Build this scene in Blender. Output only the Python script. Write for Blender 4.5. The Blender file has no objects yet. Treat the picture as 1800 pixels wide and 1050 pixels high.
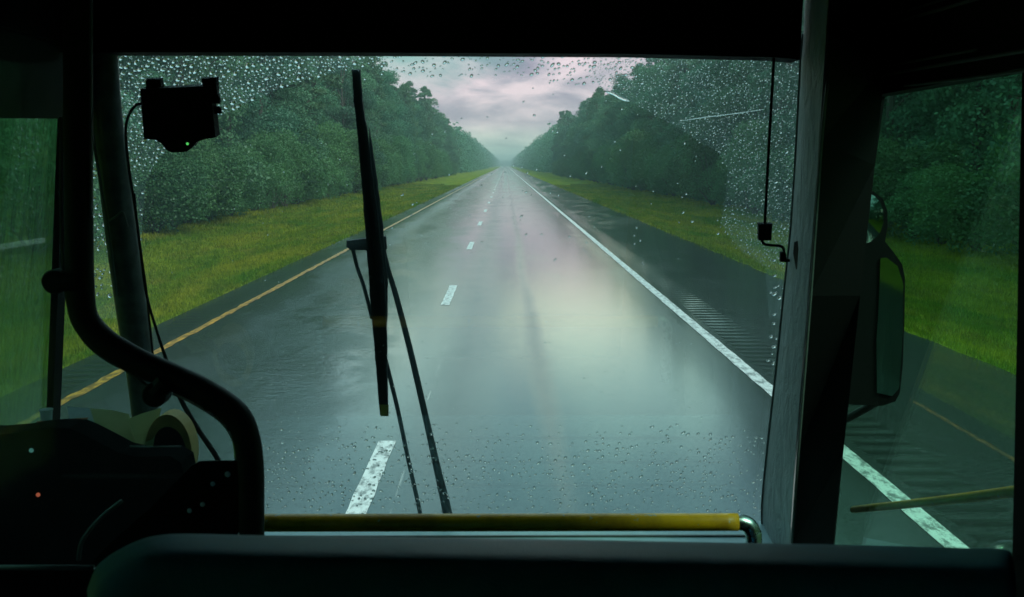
import bpy, bmesh, math, random
import numpy as np
from mathutils import Vector, Matrix, Euler
R = math.radians
random.seed(7); rng = np.random.default_rng(11)
scene = bpy.context.scene
COL = scene.collection

# ------------------------------------------------------------------ camera
CAM = Vector((0.0, 0.0, 2.39)); FPX = 1887.0
cd = bpy.data.cameras.new('camera'); cam = bpy.data.objects.new('camera', cd); COL.objects.link(cam)
cam.location = CAM; cam.rotation_euler = Euler((R(90 - 7.10), 0, R(-0.364)))
cd.sensor_width = 36; cd.lens = FPX / 1800 * 36; cd.clip_start = 0.05; cd.clip_end = 12000
cd.dof.use_dof = True; cd.dof.focus_distance = 14.0; cd.dof.aperture_fstop = 11
scene.camera = cam
RM = cam.rotation_euler.to_matrix()

# ------------------------------------------------------------------ render / exposure
scene.view_settings.view_transform = 'Standard'; scene.view_settings.look = 'None'
scene.view_settings.exposure = 0.88; scene.view_settings.gamma = 1
cy = scene.cycles
cy.max_bounces = 8; cy.diffuse_bounces = 3; cy.glossy_bounces = 4; cy.transmission_bounces = 8
cy.transparent_max_bounces = 24; cy.volume_bounces = 0; cy.caustics_refractive = False; cy.caustics_reflective = False
cy.use_denoising = True; cy.sample_clamp_indirect = 4

# ------------------------------------------------------------------ node helper
def new_mat(name):
    m = bpy.data.materials.new(name); m.use_nodes = True
    m.node_tree.nodes.clear(); return m
class NT:
    def __init__(s, tree): s.t = tree
    def n(s, typ, ins=None, **kw):
        nd = s.t.nodes.new(typ)
        for k, v in kw.items(): setattr(nd, k, v)
        for k, v in (ins or {}).items():
            if isinstance(v, bpy.types.NodeSocket): s.t.links.new(v, nd.inputs[k])
            else: nd.inputs[k].default_value = v
        return nd
    def math(s, op, a, b=0.0, c=None, clamp=False):
        d = {0: a, 1: b}
        if c is not None: d[2] = c
        nd = s.n('ShaderNodeMath', d, operation=op); nd.use_clamp = clamp
        return nd.outputs[0]
    def ramp(s, fac, stops, interp='LINEAR'):
        nd = s.n('ShaderNodeValToRGB', {0: fac}); cr = nd.color_ramp; cr.interpolation = interp
        while len(cr.elements) < len(stops): cr.elements.new(0.5)
        for e, (p, c) in zip(cr.elements, stops):
            e.position = p; e.color = c if len(c) == 4 else (*c, 1)
        return nd.outputs[0]
    def noise(s, vec, scale, detail=4, rough=.5, dist=0):
        return s.n('ShaderNodeTexNoise', {'Vector': vec, 'Scale': scale, 'Detail': detail, 'Roughness': rough, 'Distortion': dist}).outputs[0]
    def mapv(s, vec, sc=(1, 1, 1), loc=(0, 0, 0)):
        return s.n('ShaderNodeMapping', {'Vector': vec, 'Scale': sc, 'Location': loc}).outputs[0]
    def mix(s, f, a, b, mode='MIX'):
        nd = s.n('ShaderNodeMix', data_type='RGBA', blend_type=mode)
        for i, v in ((0, f), (6, a), (7, b)):
            if isinstance(v, bpy.types.NodeSocket): s.t.links.new(v, nd.inputs[i])
            else: nd.inputs[i].default_value = v if i == 0 else ((*v, 1) if len(v) == 3 else v)
        return nd.outputs[2]
    def out(s, sh, vol=False, disp=None):
        o = s.t.nodes.new('ShaderNodeOutputMaterial')
        s.t.links.new(sh, o.inputs[1 if vol else 0])

# ------------------------------------------------------------------ world: overcast teal and mauve sky
SUN_EL, SUN_AZ = 46, 132          # azimuth from +Y towards +X
w = bpy.data.worlds.new('World'); scene.world = w; w.use_nodes = True; w.node_tree.nodes.clear()
t = NT(w.node_tree)
sky = t.n('ShaderNodeTexSky', sky_type='NISHITA'); sky.sun_disc = False
sky.sun_elevation = R(SUN_EL); sky.sun_rotation = R(SUN_AZ)
bg1 = t.n('ShaderNodeBackground', {0: sky.outputs[0], 1: 0.1})
tc = t.n('ShaderNodeTexCoord').outputs['Generated']
sp = t.n('ShaderNodeSeparateXYZ', {0: tc})
el = sp.outputs[2]
nz = t.noise(t.mapv(tc, (1, 1, 2.6)), 2.6, 6, .55, .6)
elw = t.math('ADD', el, t.math('MULTIPLY', t.math('SUBTRACT', nz, .5), .05))
base = t.ramp(elw, [(0.0, (.28, .39, .30)), (.014, (.32, .39, .33)), (.034, (.40, .325, .37)), (.10, (.41, .315, .375)),
                    (.125, (.72, .76, .57)), (.19, (.52, .82, .75)), (.29, (.18, .40, .43)), (.6, (.30, .52, .55)), (1, (.30, .48, .50))])
nz2 = t.noise(t.mapv(tc, (1, 1, 3.0), (3.1, .4, .2)), 7.5, 7, .58, .5)
cl = t.ramp(nz2, [(.38, (.52, .48, .62)), (.46, (.82, .79, .86)), (.52, (1.2, 1.12, 1.12)), (.60, (1.7, 1.5, 1.42))])
skyc = t.mix(1.0, base, cl, 'MULTIPLY')
# a gap in the cloud, up left, where teal sky shows
gx = t.math('SUBTRACT', sp.outputs[0], -.098); gz = t.math('SUBTRACT', el, .105)
gd = t.math('SQRT', t.math('ADD', t.math('POWER', t.math('ABSOLUTE', t.math('MULTIPLY', gx, 9.)), 2), t.math('POWER', t.math('ABSOLUTE', t.math('MULTIPLY', gz, 20.)), 2)))
gap = t.math('SUBTRACT', 1.0, t.math('ADD', gd, t.math('MULTIPLY', t.math('SUBTRACT', nz2, .5), 1.6)), clamp=True)
skyc = t.mix(gap, skyc, (.10, .30, .26))
bg2 = t.n('ShaderNodeBackground', {0: skyc, 1: 1.0})
mx = t.n('ShaderNodeMixShader', {0: .92, 1: bg1.outputs[0], 2: bg2.outputs[0]})
wo = w.node_tree.nodes.new('ShaderNodeOutputWorld'); w.node_tree.links.new(mx.outputs[0], wo.inputs[0])
w.cycles.sampling_method = 'MANUAL'; w.cycles.sample_map_resolution = 512

sd = bpy.data.lights.new('sun', 'SUN'); sd.energy = 1.3; sd.angle = R(24); sd.color = (1, .96, .88)
sun = bpy.data.objects.new('sun', sd); COL.objects.link(sun)
dirv = Vector((math.sin(R(SUN_AZ)) * math.cos(R(SUN_EL)), math.cos(R(SUN_AZ)) * math.cos(R(SUN_EL)), math.sin(R(SUN_EL))))
sun.rotation_euler = dirv.to_track_quat('Z', 'Y').to_euler(); sun.location = (0, 0, 60)

# ------------------------------------------------------------------ measuring helpers: where a sight line of the photograph meets a surface of the place
def ray(px, py): return (RM @ Vector(((px - 900) / FPX, -(py - 525) / FPX, -1))).normalized()
def hit(px, py, p, n):
    d = ray(px, py); n = Vector(n); return CAM + d * ((Vector(p) - CAM).dot(n) / d.dot(n))
def onY(px, py, y): return hit(px, py, (0, y, 0), (0, 1, 0))
def onX(px, py, x): return hit(px, py, (x, 0, 0), (1, 0, 0))
XW = 1.00          # door plane at eye height
D = 0
def onD(px, py, off=0): return hit(px, py, (XW + off, 0, 2.3), Vector((1, 0, -.1)))
WN = Vector((0, 1, .2)).normalized(); WP = Vector((0, 3.45, 1.18))
def onW(px, py, off=0): return hit(px, py, WP - WN * off, WN)      # windscreen plane, off metres towards the cabin

# ------------------------------------------------------------------ object helpers
def tag(o, label=None, cat=None, group=None, kind=None):
    if label: o['label'] = label
    if cat: o['category'] = cat
    if group: o['group'] = group
    if kind: o['kind'] = kind
    return o
def empty(name, loc, label, cat, group=None):
    o = bpy.data.objects.new(name, None); COL.objects.link(o); o.location = loc
    o.empty_display_size = .2
    return tag(o, label, cat, group)
def put(name, me, mat, parent=None, world=True):
    o = bpy.data.objects.new(name, me); COL.objects.link(o)
    if mat: me.materials.append(mat)
    if parent is not None:
        o.parent = parent
        if world:
            p = Vector((0, 0, 0)); q = parent
            while q is not None: p += q.location; q = q.parent
            o.location = -p
    return o
def from_bm(name, bm, mat, parent=None, smooth=False, bevel=0):
    if bevel:
        bmesh.ops.bevel(bm, geom=[e for e in bm.edges if e.calc_face_angle(0) > .5], offset=bevel, segments=2, profile=.6, affect='EDGES')
    bmesh.ops.recalc_face_normals(bm, faces=bm.faces)
    me = bpy.data.meshes.new(name); bm.to_mesh(me); bm.free()
    if smooth:
        for p in me.polygons: p.use_smooth = True
    return put(name, me, mat, parent)
def add_prism(bm, pts, thick):
    t_ = Vector(thick); a = [bm.verts.new(p) for p in pts]; b = [bm.verts.new(Vector(p) + t_) for p in pts]
    n = len(pts); bm.faces.new(a); bm.faces.new(b[::-1])
    for i in range(n): bm.faces.new((a[i], b[i], b[(i + 1) % n], a[(i + 1) % n]))
def prism(name, pts, thick, mat, parent, bevel=.002):
    bm = bmesh.new(); add_prism(bm, pts, thick); return from_bm(name, bm, mat, parent, bevel=bevel)
def add_box(bm, lo, hi):
    x0, y0, z0 = lo; x1, y1, z1 = hi
    add_prism(bm, [(x0, y0, z0), (x1, y0, z0), (x1, y1, z0), (x0, y1, z0)], (0, 0, z1 - z0))
def box(name, lo, hi, mat, parent, bevel=.004):
    bm = bmesh.new(); add_box(bm, lo, hi); return from_bm(name, bm, mat, parent, bevel=bevel)
def smooth_path(pts, k=6):
    P = [Vector(p) for p in pts]; out = []
    for i in range(len(P) - 1):
        p0 = P[max(i - 1, 0)]; p1 = P[i]; p2 = P[i + 1]; p3 = P[min(i + 2, len(P) - 1)]
        for j in range(k):
            u = j / k
            out.append(.5 * ((2 * p1) + (p2 - p0) * u + (2 * p0 - 5 * p1 + 4 * p2 - p3) * u * u + (3 * p1 - p0 - 3 * p2 + p3) * u ** 3))
    out.append(P[-1]); return out
def add_tube(bm, pts, rad, seg=12, flat=None):
    P = [Vector(p) for p in pts]; n = len(P)
    rs = rad if isinstance(rad, (list, tuple)) else [rad] * n
    up = None; rings = []
    for i, p in enumerate(P):
        tg = (P[min(i + 1, n - 1)] - P[max(i - 1, 0)]).normalized()
        if up is None: up = Vector((0, 1, 0)) if abs(tg.y) < .9 else Vector((1, 0, 0))
        u = (up - tg * up.dot(tg)).normalized(); v = tg.cross(u); up = u
        f = flat or 1
        rings.append([bm.verts.new(p + (u * math.cos(a) * f + v * math.sin(a)) * rs[i]) for a in [2 * math.pi * k / seg for k in range(seg)]])
    for a, b in zip(rings, rings[1:]):
        for k in range(seg): bm.faces.new((a[k], a[(k + 1) % seg], b[(k + 1) % seg], b[k]))
    bm.faces.new(rings[0][::-1]); bm.faces.new(rings[-1])
def tube(name, pts, rad, mat, parent, seg=14, k=6, flat=None):
    bm = bmesh.new()
    P = smooth_path(pts, k) if k > 1 else pts
    if isinstance(rad, (list, tuple)) and len(rad) != len(P):
        rad = list(np.interp(np.linspace(0, 1, len(P)), np.linspace(0, 1, len(rad)), rad))
    add_tube(bm, P, rad, seg, flat); return from_bm(name, bm, mat, parent, smooth=True)
def np_mesh(name, V, F, smooth=False):
    me = bpy.data.meshes.new(name); n = len(V); m, k = F.shape
    me.vertices.add(n); me.vertices.foreach_set('co', V.astype(np.float32).ravel())
    me.loops.add(m * k); me.loops.foreach_set('vertex_index', F.astype(np.int32).ravel())
    me.polygons.add(m); me.polygons.foreach_set('loop_start', np.arange(0, m * k, k, dtype=np.int32))
    me.update(calc_edges=True)
    if smooth: me.polygons.foreach_set('use_smooth', np.ones(m, dtype=bool))
    return me

# ------------------------------------------------------------------ materials
def pbr(name, col, rough=.6, metal=0, noise=0, nscale=30, bump=0, bscale=200, spec=.5, emis=None):
    m = new_mat(name); t = NT(m.node_tree); co = t.n('ShaderNodeTexCoord').outputs['Object']
    c = (*col, 1); ro = rough
    if noise:
        f = t.noise(co, nscale, 5, .6)
        c = t.mix(f, tuple(max(0, x * (1 - noise)) for x in col), tuple(min(1, x * (1 + noise)) for x in col))
        ro = t.math('ADD', rough - .1, t.math('MULTIPLY', f, .2))
    ins = {'Base Color': c, 'Roughness': ro, 'Metallic': metal, 'Specular IOR Level': spec}
    if bump:
        b = t.n('ShaderNodeBump', {'Strength': bump, 'Distance': .002, 'Height': t.noise(co, bscale, 3)})
        ins['Normal'] = b.outputs[0]
    if emis: ins['Emission Color'] = (*emis[0], 1); ins['Emission Strength'] = emis[1]
    t.out(t.n('ShaderNodeBsdfPrincipled', ins).outputs[0]); return m

def paper_mat(name, col):
    m = new_mat(name); t = NT(m.node_tree); co = t.n('ShaderNodeTexCoord').outputs['Object']
    c = t.mix(t.noise(co, 22, 4), tuple(x * .75 for x in col), col)
    t.out(t.n('ShaderNodeMixShader', {0: .5, 1: t.n('ShaderNodeBsdfDiffuse', {0: c}).outputs[0], 2: t.n('ShaderNodeBsdfTranslucent', {0: c}).outputs[0]}).outputs[0]); return m
M = {}
M['black'] = pbr('black_plastic', (.003, .0035, .0036), .65, noise=.4, nscale=12, bump=.2, spec=.12)
M['rubber'] = pbr('rubber', (.012, .012, .012), .6, noise=.4, nscale=40, spec=.3)
M['wiper'] = pbr('wiper_black', (.010, .011, .011), .5, noise=.5, nscale=60, bump=.4, spec=.2)
M['trim'] = pbr('dull_trim', (.12, .14, .135), .4, noise=.4, nscale=30, spec=.4)
M['pole'] = pbr('scuffed_dark_paint', (.10, .115, .115), .4, noise=.95, nscale=26, bump=.3, bscale=60, spec=.4)
M['yellow'] = pbr('yellow_rail', (.95, .46, .008), .32, noise=.25, nscale=50, bump=.1, bscale=90)
def rail_mat():
    m = new_mat('worn_yellow_rail'); t = NT(m.node_tree); co = t.n('ShaderNodeTexCoord').outputs['Object']
    g = t.noise(co, 9, 5, .7); ch = t.noise(co, 38, 3, .6)
    c = t.mix(t.ramp(g, [(.4, (0, 0, 0)), (.62, (1, 1, 1))]), (.92, .45, .008), (.62, .29, .01))
    c = t.mix(t.ramp(ch, [(.66, (0, 0, 0)), (.69, (1, 1, 1))]), c, (.5, .48, .38))
    bp = t.n('ShaderNodeBump', {'Strength': .25, 'Distance': .002, 'Height': ch})
    t.out(t.n('ShaderNodeBsdfPrincipled', {'Base Color': c, 'Roughness': t.math('ADD', .22, t.math('MULTIPLY', g, .35)), 'Normal': bp.outputs[0]}).outputs[0]); return m
M['yellow'] = rail_mat()
M['steel'] = pbr('brushed_steel', (.45, .5, .52), .28, metal=1, noise=.2, nscale=60)
M['vinyl'] = pbr('dark_teal_vinyl', (.03, .26, .42), .5, noise=.6, nscale=7, bump=.5, bscale=350, spec=.25)
M['ledge'] = pbr('pale_ledge', (.36, .56, .60), .4, noise=.25, nscale=14, bump=.2)
M['rivet'] = pbr('rivet_head', (.75, .8, .8), .5)
M['paper_white'] = paper_mat('white_paper', (.78, .88, .9))
M['paper_cream'] = paper_mat('cream_paper', (.82, .84, .52))
M['paper_orange'] = pbr('orange_card', (.45, .17, .05), .7, noise=.3, nscale=25)
M['card_brown'] = pbr('brown_card', (.60, .38, .14), .7, noise=.5, nscale=14)
M['led_green'] = pbr('green_led', (.02, .2, .02), .4, emis=((.15, 1, .2), .35))
M['led_red'] = pbr('red_led', (.3, .05, .02), .4, emis=((1, .22, .12), .22))
M['led_cyan'] = pbr('cyan_led', (.05, .2, .2), .4, emis=((.25, .75, .7), .10))
M['notice'] = pbr('faded_notice', (.05, .07, .045), .6, noise=.7, nscale=35)
M['dash'] = pbr('dash_plastic', (.007, .009, .010), .9, noise=.95, nscale=10, bump=.5, bscale=50, spec=.0)
M['mirror'] = pbr('mirror_glass', (.16, .22, .20), .04, metal=1)
M['blister'] = pbr('yellow_tip', (.35, .24, .01), .5)

def pillar_mat():
    m = new_mat('grey_pillar_cloth'); t = NT(m.node_tree); co = t.n('ShaderNodeTexCoord').outputs['Object']
    a = t.noise(t.mapv(co, (8, 8, 5)), 1.6, 5, .6, 1.2)
    b = t.noise(co, 45, 4, .6)
    c = t.mix(a, (.17, .21, .22), (.60, .66, .66)); c = t.mix(t.math('MULTIPLY', b, .35), c, (.08, .09, .10))
    bp = t.n('ShaderNodeBump', {'Strength': .8, 'Distance': .02, 'Height': a})
    t.out(t.n('ShaderNodeBsdfPrincipled', {'Base Color': c, 'Roughness': .6, 'Normal': bp.outputs[0]}).outputs[0]); return m
M['pillar'] = pillar_mat()

def glass(name, tint, film=.0, filmcol=(.8, .9, .9), dirt=.5, rscale=1.0, blur=0):
    """thin pane: clear transmission, fresnel reflection and a faint film of dirt that scatters the light behind it"""
    m = new_mat(name); t = NT(m.node_tree); co = t.n('ShaderNodeTexCoord').outputs['Object']
    lw = t.n('ShaderNodeLayerWeight', {'Blend': .5}).outputs['Facing']
    fr = t.math('MULTIPLY', t.math('ADD', .04, t.math('MULTIPLY', t.math('POWER', lw, 5), .96)), rscale)
    tr = t.n('ShaderNodeBsdfTransparent', {'Color': (*tint, 1)}).outputs[0]
    if blur:
        nn = t.noise(t.mapv(co, (1, 9, .9)), 3.0, 4, .6, .5)
        bp = t.n('ShaderNodeBump', {'Strength': .6, 'Distance': .01, 'Height': nn})
        rf = t.n('ShaderNodeBsdfRefraction', {'Color': (*tint, 1), 'Roughness': blur, 'IOR': 1.08, 'Normal': bp.outputs[0]}).outputs[0]
        tr = t.n('ShaderNodeMixShader', {0: .4, 1: tr, 2: rf}).outputs[0]
    if film:
        f1 = t.noise(co, 3.2, 5, .6, .8); f2 = t.noise(co, 160, 2, .5)
        ff = t.math('MULTIPLY', t.math('ADD', t.math('MULTIPLY', t.math('SUBTRACT', f1, .5), 2.4 * dirt), t.math('ADD', 1 - .25 * dirt, t.math('MULTIPLY', f2, .4))), film, clamp=True)
        tl = t.n('ShaderNodeBsdfTranslucent', {'Color': (*filmcol, 1)}).outputs[0]
        tr = t.n('ShaderNodeMixShader', {0: ff, 1: tr, 2: tl}).outputs[0]
    gl = t.n('ShaderNodeBsdfGlossy', {'Color': (1, 1, 1, 1), 'Roughness': .02}).outputs[0]
    t.out(t.n('ShaderNodeMixShader', {0: fr, 1: tr, 2: gl}).outputs[0]); return m
M['windscreen'] = glass('windscreen_glass', (.93, .99, .975), film=.017, filmcol=(.58, .9, .9), dirt=.5)
M['doorglass'] = glass('door_glass', (.72, .98, .84), film=0, rscale=.85)
M['partition'] = glass('partition_glass', (.86, .93, .91), film=.004, dirt=.7)
M['sideglass'] = glass('side_window_glass', (.66, .90, .80), film=0, blur=.05)

def drop_mat():
    m = new_mat('rain_water'); t = NT(m.node_tree)
    t.out(t.n('ShaderNodeBsdfGlass', {'Color': (1, 1, 1, 1), 'Roughness': 0.0, 'IOR': 1.33}).outputs[0]); return m
M['water'] = drop_mat()

def foliage(name, dark, light, hue2, scale=.35):
    m = new_mat(name); t = NT(m.node_tree)
    geo = t.n('ShaderNodeNewGeometry'); co = t.n('ShaderNodeTexCoord').outputs['Object']
    oi = t.n('ShaderNodeObjectInfo').outputs['Random']
    f = t.noise(co, scale * 2, 4, .6)
    g = t.n('ShaderNodeTexWhiteNoise', {'Vector': t.n('ShaderNodeVectorMath', {0: geo.outputs['Position'], 1: (4, 4, 4)}, operation='SNAP').outputs[0] if False else t.mapv(co, (3, 3, 3))}, noise_dimensions='3D').outputs[0]
    fr = t.noise(co, 9, 2, .5)
    c = t.mix(t.math('ADD', t.math('MULTIPLY', f, .7), t.math('MULTIPLY', fr, .4), clamp=True), dark, light)
    c = t.mix(t.math('MULTIPLY', oi, .6), c, hue2)
    vv = t.math('ADD', .75, t.math('MULTIPLY', t.math('FRACT', t.math('MULTIPLY', oi, 7.31)), .75))
    c = t.mix(1.0, c, t.n('ShaderNodeCombineXYZ', {0: vv, 1: vv, 2: vv}).outputs[0], 'MULTIPLY')
    di = t.n('ShaderNodeBsdfDiffuse', {0: c}).outputs[0]
    tl = t.n('ShaderNodeBsdfTranslucent', {0: c}).outputs[0]
    gl = t.n('ShaderNodeBsdfGlossy', {0: (.8, .9, .9, 1), 1: .45}).outputs[0]
    a = t.n('ShaderNodeMixShader', {0: .28, 1: di, 2: tl}).outputs[0]
    t.out(t.n('ShaderNodeMixShader', {0: .025, 1: a, 2: gl}).outputs[0]); return m
M['leaf'] = foliage('broad_leaves', (.012, .05, .030), (.15, .30, .14), (.05, .17, .12))
M['pine'] = foliage('pine_needles', (.03, .08, .045), (.12, .22, .09), (.08, .15, .09))
M['bush'] = foliage('bush_leaves', (.012, .06, .026), (.14, .28, .09), (.05, .16, .07))
M['bark'] = pbr('bark', (.07, .06, .05), .9, noise=.5, nscale=8, bump=.8, bscale=20)

def grass_mat(blade=False):
    m = new_mat('grass_blades' if blade else 'verge_grass'); t = NT(m.node_tree)
    co = t.n('ShaderNodeNewGeometry').outputs['Position']
    a = t.noise(t.mapv(co, (.7, .12, .3)), 1.0, 5, .6, .6); b = t.noise(co, 7, 4, .65); d = t.noise(t.mapv(co, (1, .35, 1)), 1.4, 3, .6)
    c = t.mix(t.ramp(a, [(.35, (0, 0, 0)), (.65, (1, 1, 1))]), (.125, .26, .024), (.40, .40, .034))
    c = t.mix(t.math('MULTIPLY', t.ramp(d, [(.5, (0, 0, 0)), (.7, (1, 1, 1))]), .6), c, (.30, .25, .05))
    c = t.mix(t.math('MULTIPLY', t.ramp(t.math('ADD', t.math('MULTIPLY', b, .6), t.math('MULTIPLY', t.noise(t.mapv(co, (1, .6, 1)), 2.2, 5, .7), .4)), [(.38, (0, 0, 0)), (.62, (1, 1, 1))]), .7), c, (.045, .10, .014))
    bp = t.n('ShaderNodeBump', {'Strength': 1.0, 'Distance': .08, 'Height': t.math('ADD', b, t.noise(co, 30, 2))})
    di = t.n('ShaderNodeBsdfDiffuse', {0: c, 'Normal': bp.outputs[0]} if not blade else {0: c}).outputs[0]
    if blade:
        di = t.n('ShaderNodeMixShader', {0: .4, 1: di, 2: t.n('ShaderNodeBsdfTranslucent', {0: c}).outputs[0]}).outputs[0]
    t.out(di); return m
M['grass'] = grass_mat(); M['blade'] = grass_mat(True)

def road_mat(shoulder=False, r0=.05):
    m = new_mat('wet_shoulder_asphalt' if shoulder else 'wet_asphalt'); t = NT(m.node_tree)
    pos = t.n('ShaderNodeNewGeometry').outputs['Position']; s_ = t.n('ShaderNodeSeparateXYZ', {0: pos})
    X = s_.outputs[0]; Y = s_.outputs[1]
    wob = t.math('MULTIPLY', t.math('SUBTRACT', t.noise(t.mapv(pos, (.4, .06, 0)), 1, 3), .5), .5)
    Xw = t.math('ADD', X, wob)
    def band(c, wd):       # 1 at X=c falling to 0 at wd
        return t.math('SUBTRACT', 1.0, t.math('DIVIDE', t.math('ABSOLUTE', t.math('SUBTRACT', Xw, c)), wd), clamp=True)
    big = t.noise(t.mapv(pos, (.55, .10, 0)), 1.0, 5, .6, .4)
    patch = t.noise(t.mapv(pos, (.9, .5, 0)), 1.0, 6, .62, .8)
    fine = t.noise(pos, 24, 4, .7); agg = t.noise(pos, 90, 2, .6)
    streak = t.noise(t.mapv(pos, (4.5, 7, 0)), 1.0, 5, .68)
    dry = t.math('ADD', t.math('MULTIPLY', band(-.55, .5), .55), t.math('MULTIPLY', band(.42, .16), .5))
    dry = t.math('ADD', dry, t.math('MULTIPLY', band(-3.7, .7), .9))
    dry = t.math('ADD', dry, t.math('MULTIPLY', band(2.55, .35), .3))
    r = t.math('ADD', .03 if not shoulder else r0, t.math('MULTIPLY', t.ramp(t.math('MULTIPLY', t.math('ADD', big, patch), .5), [(.44, (0, 0, 0)), (.60, (1, 1, 1))]), .08))
    r = t.math('ADD', r, t.math('MULTIPLY', dry, .13), clamp=True)
    col = t.mix(t.ramp(t.math('MULTIPLY', t.math('ADD', fine, agg), .5), [(.4, (0, 0, 0)), (.6, (1, 1, 1))]), (.003, .006, .007), (.060, .072, .074))
    col = t.mix(t.math('MULTIPLY', dry, .4), col, (.018, .018, .018))
    # pale seam beside the lane line
    seam = t.math('SUBTRACT', 1.0, t.math('DIVIDE', t.math('ABSOLUTE', t.math('ADD', X, t.math('ADD', .80, t.math('MULTIPLY', wob, .25)))), .012), clamp=True)
    seam = t.math('MULTIPLY', seam, t.ramp(t.noise(t.mapv(pos, (3, 1.4, 0)), 1, 3), [(.45, (0, 0, 0)), (.6, (1, 1, 1))]))
    col = t.mix(t.math('MULTIPLY', seam, .8), col, (.3, .32, .3))
    bstr = t.math('ADD', .15, t.math('MULTIPLY', dry, .40))
    left = t.math('MULTIPLY', t.math('SUBTRACT', -1.15, X), .9, clamp=True)
    rough_patch = t.math('MULTIPLY', left, t.ramp(t.noise(t.mapv(pos, (.8, .28, 0), (5, 2, 0)), 1.0, 6, .66, .5), [(.47, (0, 0, 0)), (.54, (1, 1, 1))]))
    bstr = t.math('ADD', bstr, t.math('MULTIPLY', rough_patch, .5))
    col = t.mix(t.math('MULTIPLY', rough_patch, .6), col, (.012, .014, .014))
    b1 = t.n('ShaderNodeBump', {'Strength': bstr, 'Distance': .003, 'Height': t.math('ADD', fine, agg)})
    b2 = t.n('ShaderNodeBump', {'Strength': t.math('ADD', .04, t.math('MULTIPLY', t.math('MULTIPLY', t.math('SUBTRACT', -1.15, X), .9, clamp=True), .42)), 'Distance': .010, 'Height': t.math('ADD', t.math('MULTIPLY', streak, t.math('ADD', .15, t.math('MULTIPLY', t.math('MULTIPLY', t.math('SUBTRACT', -1.15, X), .9, clamp=True), .85))), t.math('MULTIPLY', patch, 2.2)), 'Normal': b1.outputs[0]})
    p = t.n('ShaderNodeBsdfPrincipled', {'Base Color': col, 'Roughness': r, 'IOR': 1.6, 'Normal': b2.outputs[0]})
    t.out(p.outputs[0]); return m
M['puddle'] = pbr('water_in_grooves', (.018, .022, .022), .10)
M['road'] = road_mat(); M['shoulder'] = road_mat(True); M['rumble'] = road_mat(True, .065)
def paint(name, col, worn):
    m = new_mat(name); t = NT(m.node_tree); pos = t.n('ShaderNodeNewGeometry').outputs['Position']
    a = t.noise(t.mapv(pos, (14, 5, 0)), 1, 5, .7); b = t.noise(pos, 90, 3, .6)
    f = t.ramp(t.math('ADD', t.math('MULTIPLY', a, .75), t.math('MULTIPLY', b, .35)), [(worn, (0, 0, 0)), (worn + .1, (1, 1, 1))])
    c = t.mix(f, tuple(x * .25 for x in col), col)
    bp = t.n('ShaderNodeBump', {'Strength': .3, 'Distance': .003, 'Height': b})
    t.out(t.n('ShaderNodeBsdfPrincipled', {'Base Color': c, 'Roughness': .35, 'Normal': bp.outputs[0]}).outputs[0]); return m
M['white_line'] = paint('white_road_paint', (.72, .78, .76), .47)
M['yellow_line'] = paint('yellow_road_paint', (.70, .36, .03), .52)

# ================================================================== SETTING
YEND = 2600
# ground: one sheet with a shallow swale beside the road
xs = [-4000, -600, -120, -40, -20, -13, -11, -9.5, -8, -6.8, -5.9, -5.3, -4.6, 0, 5.2, 5.9, 6.5, 7.5, 8.8, 10, 11.5, 13, 20, 40, 120, 600, 4000]
def gz(x):
    a = abs(x); e = 5.25 if x < 0 else 5.85
    if a < e: return -.10
    return -.015 - .16 * math.sin(min(1, (a - e) / 7.0) * math.pi)
ys = list(np.concatenate([[-4000, -300, -60], np.arange(-20, 120, 2.0), np.arange(120, 400, 10), np.arange(400, 2700, 100), [4000, 8000]]))
V = np.array([[x, y, gz(x) + (0 if abs(x) < 6 or abs(x) > 200 else .006 * math.sin(y * .9 + x) * math.sin(y * .37 + 2 * x))] for y in ys for x in xs])
nx = len(xs); F = np.array([[j * nx + i, j * nx + i + 1, (j + 1) * nx + i + 1, (j + 1) * nx + i] for j in range(len(ys) - 1) for i in range(nx - 1)])
ground = put('ground', np_mesh('ground', V, F, True), M['grass']); tag(ground, kind='structure')

# road: flat sheets with a skirt, grooved rumble strips, painted lines
XL, XR = -5.23, 5.83
def slab(bm, x0, x1, y0, y1, z=0):
    add_prism(bm, [(x0, y0, z), (x1, y0, z), (x1, y1, z), (x0, y1, z)], (0, 0, -.12))
bm = bmesh.new(); 
RL = (-5.08, -4.66); RR = (3.02, 3.50)
for a, b in ((XL, RL[0]), (RL[1], RR[0])):
    slab(bm, a, b, -300, YEND)
road = from_bm('road', bm, M['road']); tag(road, kind='structure')
bm = bmesh.new(); rows = list(np.arange(-40, 140, .8)) + [200, 400, YEND]
prev = None                                                        # right shoulder with a ragged outer edge
for y in [-300] + rows:
    e = XR + random.uniform(-.05, .05)
    cur = [bm.verts.new((RR[1], y, 0)), bm.verts.new((e, y, -.004)), bm.verts.new((e + .03, y, -.1))]
    if prev:
        bm.faces.new((prev[0], prev[1], cur[1], cur[0])); bm.faces.new((prev[1], prev[2], cur[2], cur[1]))
    prev = cur
sh = from_bm('shoulder', bm, M['shoulder'], road)
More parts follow.
